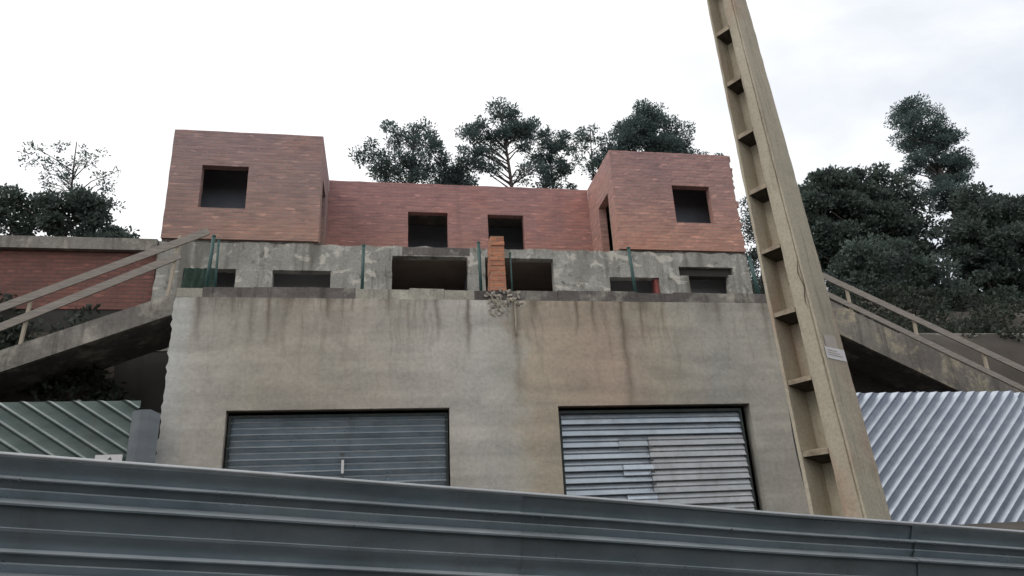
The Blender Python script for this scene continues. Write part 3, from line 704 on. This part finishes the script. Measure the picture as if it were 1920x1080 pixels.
# ------------------------------------------------------------------ concrete utility pole
def utility_pole():
    az0, az1 = math.radians(34.49), math.radians(32.74); D = 5.9; zA, zB = 1.808, 5.642
    root = empty('utility_pole', (3.3, 4.95, 0), 'tall leaning concrete utility pole with ladder pockets in front of the house', 'utility pole')
    am = math.radians(33.4); dd = Vector((math.sin(am), math.cos(am), 0)); rr = Vector((math.cos(am), -math.sin(am), 0))
    th = math.radians(30)
    eL = -rr * math.cos(th) + dd * math.sin(th); eB = rr * math.sin(th) + dd * math.cos(th)
    CA = Vector((math.sin(az0) * D, math.cos(az0) * D, zA)); CB = Vector((math.sin(az1) * D, math.cos(az1) * D, zB))
    def C(z): t = (z - zA) / (zB - zA); return CA.lerp(CB, t) if 0 <= t <= 1 else CA + (CB - CA) * t
    def W(z): return .433 + (.298 - .433) * (z - zA) / (zB - zA)
    def S(z): return .320 + (.250 - .320) * (z - zA) / (zB - zA)
    def ring(z, jit=0):
        w, s, c = W(z), S(z), C(z); dp = .215 * (w / .43); dq = .06 * (w / .43)
        P = [(0, 0), (.045, 0), (.062, .014), (.08, 0), (.30, 0), (.41, .018), (.45, dp), (.88, dp), (.93, 0), (1, 0)]
        pts = [c + eL * (u * w) + eB * v for u, v in P]
        Q = [(1, 0), (.90, 0), (.85, dq), (.37, dq), (.33, .02), (.19, 0), (.1, 0), (.05, 0), (.02, 0), (0, 0)]
        pts += [c + eL * (u * w) + eB * (s - v) for u, v in Q]
        return [p + Vector((rnd.uniform(-jit, jit), rnd.uniform(-jit, jit), 0)) for p in pts]
    bm = bmesh.new(); zs = [-.2 + k * .09 for k in range(104)]; rings = [[bm.verts.new(p) for p in ring(z, .0022)] for z in zs]
    n = len(rings[0])
    for r0, r1 in zip(rings, rings[1:]):
        for k in range(n): bm.faces.new((r0[k], r0[(k + 1) % n], r1[(k + 1) % n], r1[k]))
    bm.faces.new(rings[-1])
    bmesh.ops.recalc_face_normals(bm, faces=bm.faces)
    finish('pole_shaft', bm, 'pole', root)
    z = 0.57
    while z < 9.0:
        w, s, c = W(z), S(z), C(z); dp = .215 * (w / .43); dq = .06 * (w / .43)
        for sgn, off, dep in ((1, 0, dp), (-1, s, dq)):
            bm = bmesh.new()
            vs = []
            for u in (.415, .925):
                for v in (.010, dep + .006):
                    for top in (0, 1):
                        zz = z + (top * .038 if v < .05 else top * .13 - .045) + rnd.uniform(-.004, .004)
                        vs.append(bm.verts.new(C(zz) + eL * (u * W(zz)) + eB * (off + sgn * (v + rnd.uniform(-.003, .003)))))
            for f in ((0, 1, 3, 2), (4, 6, 7, 5), (0, 4, 5, 1), (2, 3, 7, 6), (0, 2, 6, 4), (1, 5, 7, 3)): bm.faces.new([vs[i] for i in f])
            bmesh.ops.recalc_face_normals(bm, faces=bm.faces)
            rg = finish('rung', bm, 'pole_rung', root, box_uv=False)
            rg.data.materials.append(M['pole_shade_grime'])
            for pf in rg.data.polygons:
                if pf.normal.z < -.5: pf.material_index = 1  # shade painted onto the downward faces
        z += .56 if z > 2.0 else .56
    # labels stuck on the plain side face
    side_n = eL * -1
    def sticker(name, z0, z1, u0, u1, mat, off=.004):
        bm = bmesh.new(); vs = []
        for u, z in ((u0, z0), (u1, z0), (u1, z1), (u0, z1)): vs.append(bm.verts.new(C(z) + eB * (S(z) * u) + side_n * off))
        bm.faces.new(vs); return finish(name, bm, mat, root, box_uv=False)
    sticker('label_plate', 2.945, 3.04, .05, .97, 'white')
    sticker('faded_label', 3.042, 3.14, .14, .70, 'faded')
    for k in range(3): sticker('label_line', 2.975 + k * .018, 2.981 + k * .018, .15, .8 - .1 * k, 'faded', .006)
    # bolt holes and chips
    for (z, u) in ((3.62, .55), (3.66, .62)):
        bm = bmesh.new(); c = C(z) + eL * (u * W(z)) + eB * .165
        bmesh.ops.create_icosphere(bm, subdivisions=2, radius=.016, matrix=Matrix.Translation(c)); finish('bolt_hole', bm, 'ink', root, box_uv=False)
    # rust-dark crack along the seam, and loose wire
    bm = bmesh.new()
    pts = []
    for k in range(9):
        z = 3.36 + k * .05; pts.append(C(z) + eL * (.03 * math.sin(k * 1.3) * .4 + .035) - eB * .004)
    tube(bm, pts, [.001, .003, .005, .004, .006, .004, .005, .003, .001], 5); finish('crack', bm, 'pole_dark', root, box_uv=False)
    bm = bmesh.new(); pts = []
    for k in range(12):
        z = 1.95 + k * .07; pts.append(C(z) + eL * (W(z) * 1.0 + .008 + .02 * math.sin(k / 11 * math.pi)) + eB * .03)
    tube(bm, pts, .006, 5); finish('loose_wire', bm, 'ink', root, smooth=True, box_uv=False)
utility_pole()

# ------------------------------------------------------------------ trees
def crown_mesh(bm, clumps, per, ln, wd, r3):
    for (c, r) in clumps:
        squ = r3.uniform(.55, .8)
        for k in range(int(per * 2.6 * (r / .5) ** 1.6)):
            d = Vector((r3.gauss(0, 1), r3.gauss(0, 1), r3.gauss(0, 1))).normalized()
            rad = r * (r3.random() ** .55)
            p = c + Vector((d.x * rad, d.y * rad, d.z * rad * squ)) + .22 * r * Vector(mnoise.noise_vector(c * 3 + d * 2.5))
            t = (d * .8 + Vector((r3.gauss(0, .5), r3.gauss(0, .5), r3.gauss(.25, .5)))).normalized()
            s = t.orthogonal().normalized(); s.rotate(Matrix.Rotation(r3.uniform(0, 6.3), 3, t))
            l = ln * r3.uniform(.6, 1.25); w = wd * r3.uniform(.6, 1.3)
            a = bm.verts.new(p - s * w * .3); b = bm.verts.new(p + t * l * .5 + s * w * .5 - s * 0); e = bm.verts.new(p + t * l); f = bm.verts.new(p + t * l * .5 - s * w * .5)
            bm.faces.new((a, b, e, f))
def tree(name, label, cat, base, top, lobes, n, leafm='pine', rc=(.3, .6), per=80, ln=.17, wd=.07, seed=1, trunk_r=.2, group='trees on the slope behind the house', depth=1.6, sub=True, lean=0):
    """lobes: (x, z, rx, rz) masses of the crown as metres; clumps fill them unevenly and limbs run to the clumps"""
    r3 = random.Random(seed); bx, by = base
    bz = ground_z(bx, by) - .3
    root = empty(name, (bx, by, bz), label, cat, group)
    area = sum(a[2] * a[3] for a in lobes); clumps = []
    for (lx, lz, rx, rz) in lobes:
        for k in range(max(3, int(n * rx * rz / area))):
            for _ in range(30):
                u, v, w = r3.uniform(-1, 1), r3.uniform(-1, 1), r3.uniform(-1, 1)
                if u * u + v * v + w * w < 1: break
            u, v = u * (1.0), v * 1.0
            clumps.append((Vector((lx + u * rx, by + w * min(rx, rz) * depth * .6, lz + v * rz)), r3.uniform(*rc) * 1.08))
    bm = bmesh.new(); crown_mesh(bm, clumps, per, ln, wd, r3)
    finish('crown', bm, leafm, root, box_uv=False)
    bm = bmesh.new(); tx, tz = top
    pts = []; N = 9
    for k in range(N + 1):
        t = k / N; pts.append(Vector((bx + (tx - bx) * t + .18 * math.sin(t * 5 + seed), by + .12 * math.sin(t * 4 + seed * 2), bz + (tz - bz) * t)))
    tube(bm, pts, [trunk_r * (1 - .85 * k / N) for k in range(N + 1)], 8)
    finish('trunk', bm, 'bark', root, smooth=True, box_uv=False)
    bm = bmesh.new()
    for i, (c, r) in enumerate(clumps):
        if i % 2: continue
        # limb leaves the trunk below the clump
        zt = c.z - abs(c.x - bx) * r3.uniform(.35, .7) - .3
        t = max(.25, min(.95, (zt - bz) / (tz - bz))); k = t * N; k0 = int(min(N - 1, k)); p = pts[k0].lerp(pts[k0 + 1], k - k0)
        m1 = p.lerp(c, .5) + Vector((r3.uniform(-.15, .15), r3.uniform(-.15, .15), r3.uniform(-.1, .25)))
        R = trunk_r * (1 - .85 * t) * .45 + .012
        tube(bm, [p, m1, c], [R, R * .6, .01], 5)
    finish('limbs', bm, 'bark', root, smooth=True, box_uv=False)
    return root
Y = 33
G = 'pines on the slope behind the house'
tree('pine_tree', 'broad pine with forked crown, leftmost of those above the recessed brick wall', 'pine tree', (1.0, Y), (1.2, 23.2),
     [(1.4, 22.3, 1.35, .95), (.2, 22.6, .55, .75), (-.7, 21.4, .85, .6), (2.3, 21.1, .7, 1.1), (.6, 20.6, 1.2, .9), (-.2, 20.3, .7, .7), (1.6, 20.4, 1.0, .9)], 68, seed=3, group=G, rc=(.28, .52), trunk_r=.22)
tree('pine_tree', 'small dense dark pine low between the forked and the tallest pine', 'pine tree', (3.6, Y + 1), (3.6, 21.6),
     [(3.6, 20.9, .85, .9), (3.7, 20.0, 1.05, .9)], 34, seed=4, group=G, rc=(.35, .55), trunk_r=.14, per=110)
tree('pine_tree', 'tallest pine with its bare trunk showing above the recessed brick wall', 'pine tree', (6.45, Y), (6.1, 24.7),
     [(6.1, 24.4, .75, .65), (6.3, 23.6, 1.55, .75), (7.3, 23.2, .9, .6), (4.7, 22.9, .95, .75), (4.6, 21.7, .95, .9), (5.4, 22.5, .9, .5), (7.4, 22.3, .5, .35), (5.2, 20.9, .8, .35), (7.2, 20.8, .9, .45), (6.5, 22.9, .9, .5)], 84, seed=5, group=G, rc=(.26, .5), trunk_r=.21)
tree('pine_tree', 'thin airy pine just right of the tallest one', 'pine tree', (8.9, Y + .8), (8.9, 23.4),
     [(9.0, 23.3, 1.0, .55), (9.5, 22.6, .6, .5), (8.2, 22.0, .6, .45), (9.0, 21.3, .8, .45), (8.3, 20.4, .8, .4), (9.6, 20.3, .7, .4), (9.6, 21.6, .55, .6), (8.6, 22.6, .7, .5)], 64, seed=6, group=G, rc=(.24, .44), trunk_r=.13, per=75)
tree('pine_tree', 'slender see-through pine beside the left corner of the right brick block', 'pine tree', (11.0, Y), (11.0, 23.5),
     [(10.9, 23.4, .65, .5), (11.5, 22.7, .5, .5), (10.2, 22.4, .5, .7), (11.6, 21.7, .6, .6), (10.9, 21.2, .5, .8), (11.4, 20.6, .5, .6), (12.1, 22.0, .5, .7), (12.3, 21.2, .5, .6)], 44, seed=7, group=G, rc=(.24, .42), trunk_r=.13, per=75)
tree('pine_tree', 'large dense rounded pine rising above the right brick block', 'pine tree', (14.7, Y + .5), (14.4, 25.4),
     [(14.1, 25.1, .7, .7), (14.9, 24.3, 1.5, .9), (13.4, 23.4, 1.1, .9), (15.9, 23.5, 1.05, .9), (14.7, 22.7, 2.3, .9), (12.5, 22.4, .7, .5), (17.0, 22.5, .6, .4)], 104, seed=8, group=G, rc=(.32, .6), trunk_r=.26, per=95)
tree('pine_tree', 'little pine tip peeping over the right end of the right brick block', 'pine tree', (18.4, Y + 1), (18.6, 22.8),
     [(18.8, 22.5, .45, .4), (17.6, 22.2, .5, .3), (18.3, 21.6, .6, .5)], 14, seed=9, group=G, rc=(.2, .36), trunk_r=.1)
tree('pine_tree', 'low dark pine in the gap between right brick block and concrete pole', 'pine tree', (19.5, Y), (19.6, 19.2),
     [(19.5, 18.6, .7, .9), (19.9, 17.2, 1.0, 1.0), (19.5, 16.0, .9, .9), (18.7, 14.6, 1.7, 1.2), (20.4, 13.8, 1.8, 1.3), (18.6, 13.2, 1.8, 1.0)], 110, seed=10, group=G, rc=(.3, .5), trunk_r=.12, leafm='dark_leaf')
tree('pine_tree', 'pine bough entering from the far right high above the dark oak', 'pine tree', (32.2, Y), (31.8, 26.5),
     [(30.9, 25.3, 1.1, .7), (31.8, 26.2, 1.3, .7), (30.4, 24.0, 1.0, .7), (32.3, 24.3, 1.6, 1.3), (30.6, 22.4, .9, .7), (32.8, 22.0, 1.6, 1.0), (31.6, 20.6, 1.6, 1.2), (32.6, 23.2, 1.6, 1.2)], 130, seed=11, group=G, rc=(.3, .55), trunk_r=.26, per=100)
tree('pine_tree', 'airy pine at the far left beyond the brick block', 'pine tree', (-14.6, Y), (-14.4, 21.4),
     [(-14.2, 20.6, 1.3, .7), (-13.2, 19.9, .8, .5), (-12.7, 19.0, .6, .45), (-15.3, 19.6, 1.3, .8), (-14.3, 18.4, 1.2, .5), (-12.6, 18.2, .5, .25), (-16.3, 20.6, .7, .5)], 44, seed=12, group=G, rc=(.2, .36), trunk_r=.14, per=34)
G2 = 'dark broadleaf trees beside the house'
tree('oak_tree', 'dark round shrub-like oak low at the far left over the side wing', 'oak tree', (-13.0, Y - 1), (-13.0, 17.2),
     [(-12.6, 17.0, 1.0, .8), (-13.8, 16.8, 1.5, 1.1), (-11.4, 16.1, .7, .35), (-12.0, 15.6, 1.2, .8), (-16, 16.6, 1.8, 1.2)], 60, leafm='dark_leaf', seed=13, group=G2, per=90, ln=.2, wd=.12, trunk_r=.16)
tree('oak_tree', 'large dark oak with billowing crown right of the concrete pole', 'oak tree', (26.2, Y), (26.0, 20.5),
     [(27.3, 20.9, 1.5, .9), (24.6, 20.4, 1.5, 1.0), (26.0, 19.2, 2.4, 1.4), (28.6, 19.6, 1.2, 1.2), (23.6, 18.8, 1.0, 1.2), (25.8, 17.2, 3.0, 1.5), (28.8, 17.4, 1.5, 1.6), (26.2, 15.2, 3.2, 1.6), (23.2, 16.6, 1.2, 1.2)], 260, leafm='dark_leaf', seed=14, group=G2, rc=(.35, .8), per=75, ln=.22, wd=.14, trunk_r=.35)
tree('oak_tree', 'dark oak filling the slope at the far right edge', 'oak tree', (32.5, Y - 1.5), (32.5, 18.6),
     [(32.2, 18.2, 2.2, 1.5), (31.0, 16.4, 2.2, 1.6), (33.6, 16.2, 2.6, 2.2), (31.6, 14.4, 2.6, 1.6), (35.2, 17.6, 2.0, 2.0)], 150, leafm='dark_leaf', seed=15, group=G2, rc=(.4, .85), per=70, ln=.22, wd=.14, trunk_r=.3)
tree('oak_tree', 'lower dark oak at the foot of the slope behind the right stair', 'oak tree', (21.5, 26.5), (21.5, 13.4),
     [(21.4, 12.9, 1.9, 1.3), (23.4, 12.2, 1.6, 1.1), (19.8, 12.0, 1.3, 1.1), (21.6, 11.2, 2.4, 1.2)], 90, leafm='dark_leaf', seed=16, group=G2, rc=(.35, .7), per=80, ln=.2, wd=.12, trunk_r=.2)

# undergrowth on both banks (nobody could count it)
def scrub(name, label, areas, seed, mat='scrub', per=46):
    r3 = random.Random(seed); cl = []
    for (x0, x1, y0, y1, n, s) in areas:
        for k in range(n):
            x, y = r3.uniform(x0, x1), r3.uniform(y0, y1); cl.append((Vector((x, y, ground_z(x, y) + r3.uniform(.0, .5) * s)), r3.uniform(.3, .65) * s))
    bm = bmesh.new(); crown_mesh(bm, cl, per, .16, .1, r3)
    o = finish(name, bm, mat, None, box_uv=False); tag(o, label, 'undergrowth', kind='stuff')
scrub('undergrowth', 'dark undergrowth on the bank under the left stair', [(-16, -5.2, 15.2, 18.4, 240, 1.2), (-22, -13.6, 18, 30, 120, 1.2), (-13, -7, 22.5, 30, 60, 1.0)], 21)
scrub('undergrowth', 'dark undergrowth covering the slope behind the right stair', [(10.6, 22, 18.2, 18.6, 8, .5), (11.2, 21, 19.2, 27, 170, 1.1), (20, 40, 17, 30, 260, 1.3), (11.2, 24, 26, 34, 90, 1.1)], 22)
scrub('dry_scrub', 'bare brownish brush on the slope beside the concrete pole', [(14, 20, 20, 26, 60, .8)], 23, 'dry', 26)

# ------------------------------------------------------------------ light
w = bpy.data.worlds.new('World'); sc.world = w; w.use_nodes = True
nt = w.node_tree; nt.nodes.clear(); g = NB(nt)
SUN_EL, SUN_AZ = math.radians(48), math.radians(250)      # azimuth clockwise from +Y
sky = g.n('ShaderNodeTexSky', sky_type='NISHITA'); sky.sun_disc = False; sky.sun_elevation = SUN_EL; sky.sun_rotation = SUN_AZ
sky.air_density = 1.2; sky.dust_density = 2.5
tc = g.n('ShaderNodeTexCoord'); d = tc.outputs['Generated']
s3 = g.n('ShaderNodeSeparateXYZ'); g.l(d, s3.inputs[0])
cl = g.noise(g.mapping(d, (1, 1, 2.4)), 2.3, 6, 0.55, 0.5)
side = g.math('MULTIPLY_ADD', s3.outputs[0], 1.5, -0.42, clamp=True)     # cloud cover thins to the right (east)
thin = g.math('MULTIPLY', side, g.ramp(cl, [(0.34, 1.0), (0.62, 0.12)]))
cloud = g.mix(g.ramp(cl, [(0.3, 0), (0.7, 1)]), (10.3, 10.5, 10.8), (12.8, 12.8, 12.8))
blue = g.mix(g.n('ShaderNodeMath').outputs[0] if False else 0.75, sky.outputs[0], (7.6, 8.3, 9.5))
colr = g.mix(thin, cloud, blue)
bg = g.n('ShaderNodeBackground'); g.l(colr, bg.inputs[0]); bg.inputs[1].default_value = 0.1
ow = g.n('ShaderNodeOutputWorld'); g.l(bg.outputs[0], ow.inputs[0])
sun = bpy.data.lights.new('sun', 'SUN'); sun.energy = 0.8; sun.angle = math.radians(25); sun.color = (1, .96, .9)
so = bpy.data.objects.new('sun', sun); COL.objects.link(so)
sd = Vector((math.sin(SUN_AZ) * math.cos(SUN_EL), math.cos(SUN_AZ) * math.cos(SUN_EL), math.sin(SUN_EL)))
so.rotation_euler = sd.to_track_quat('Z', 'Y').to_euler(); so.location = sd * 40

# ------------------------------------------------------------------ camera
cam = bpy.data.cameras.new('camera'); co = bpy.data.objects.new('camera', cam); COL.objects.link(co)
cam.sensor_width = 36; cam.lens = 1371.3 / 1920 * 36; cam.clip_end = 3000; cam.clip_start = .05
pi_, ya, ro = math.radians(20.63), math.radians(10.54), math.radians(-2.944)
f = Vector((math.sin(ya) * math.cos(pi_), math.cos(ya) * math.cos(pi_), math.sin(pi_)))
r = Vector((math.cos(ya), -math.sin(ya), 0)); u = r.cross(f)
r2 = r * math.cos(ro) + u * math.sin(ro); u2 = -r * math.sin(ro) + u * math.cos(ro)
co.matrix_world = Matrix(((r2.x, u2.x, -f.x, 0), (r2.y, u2.y, -f.y, 0), (r2.z, u2.z, -f.z, 1.6), (0, 0, 0, 1)))
sc.camera = co
sc.view_settings.view_transform = 'Standard'; sc.view_settings.look = 'None'; sc.view_settings.exposure = 0
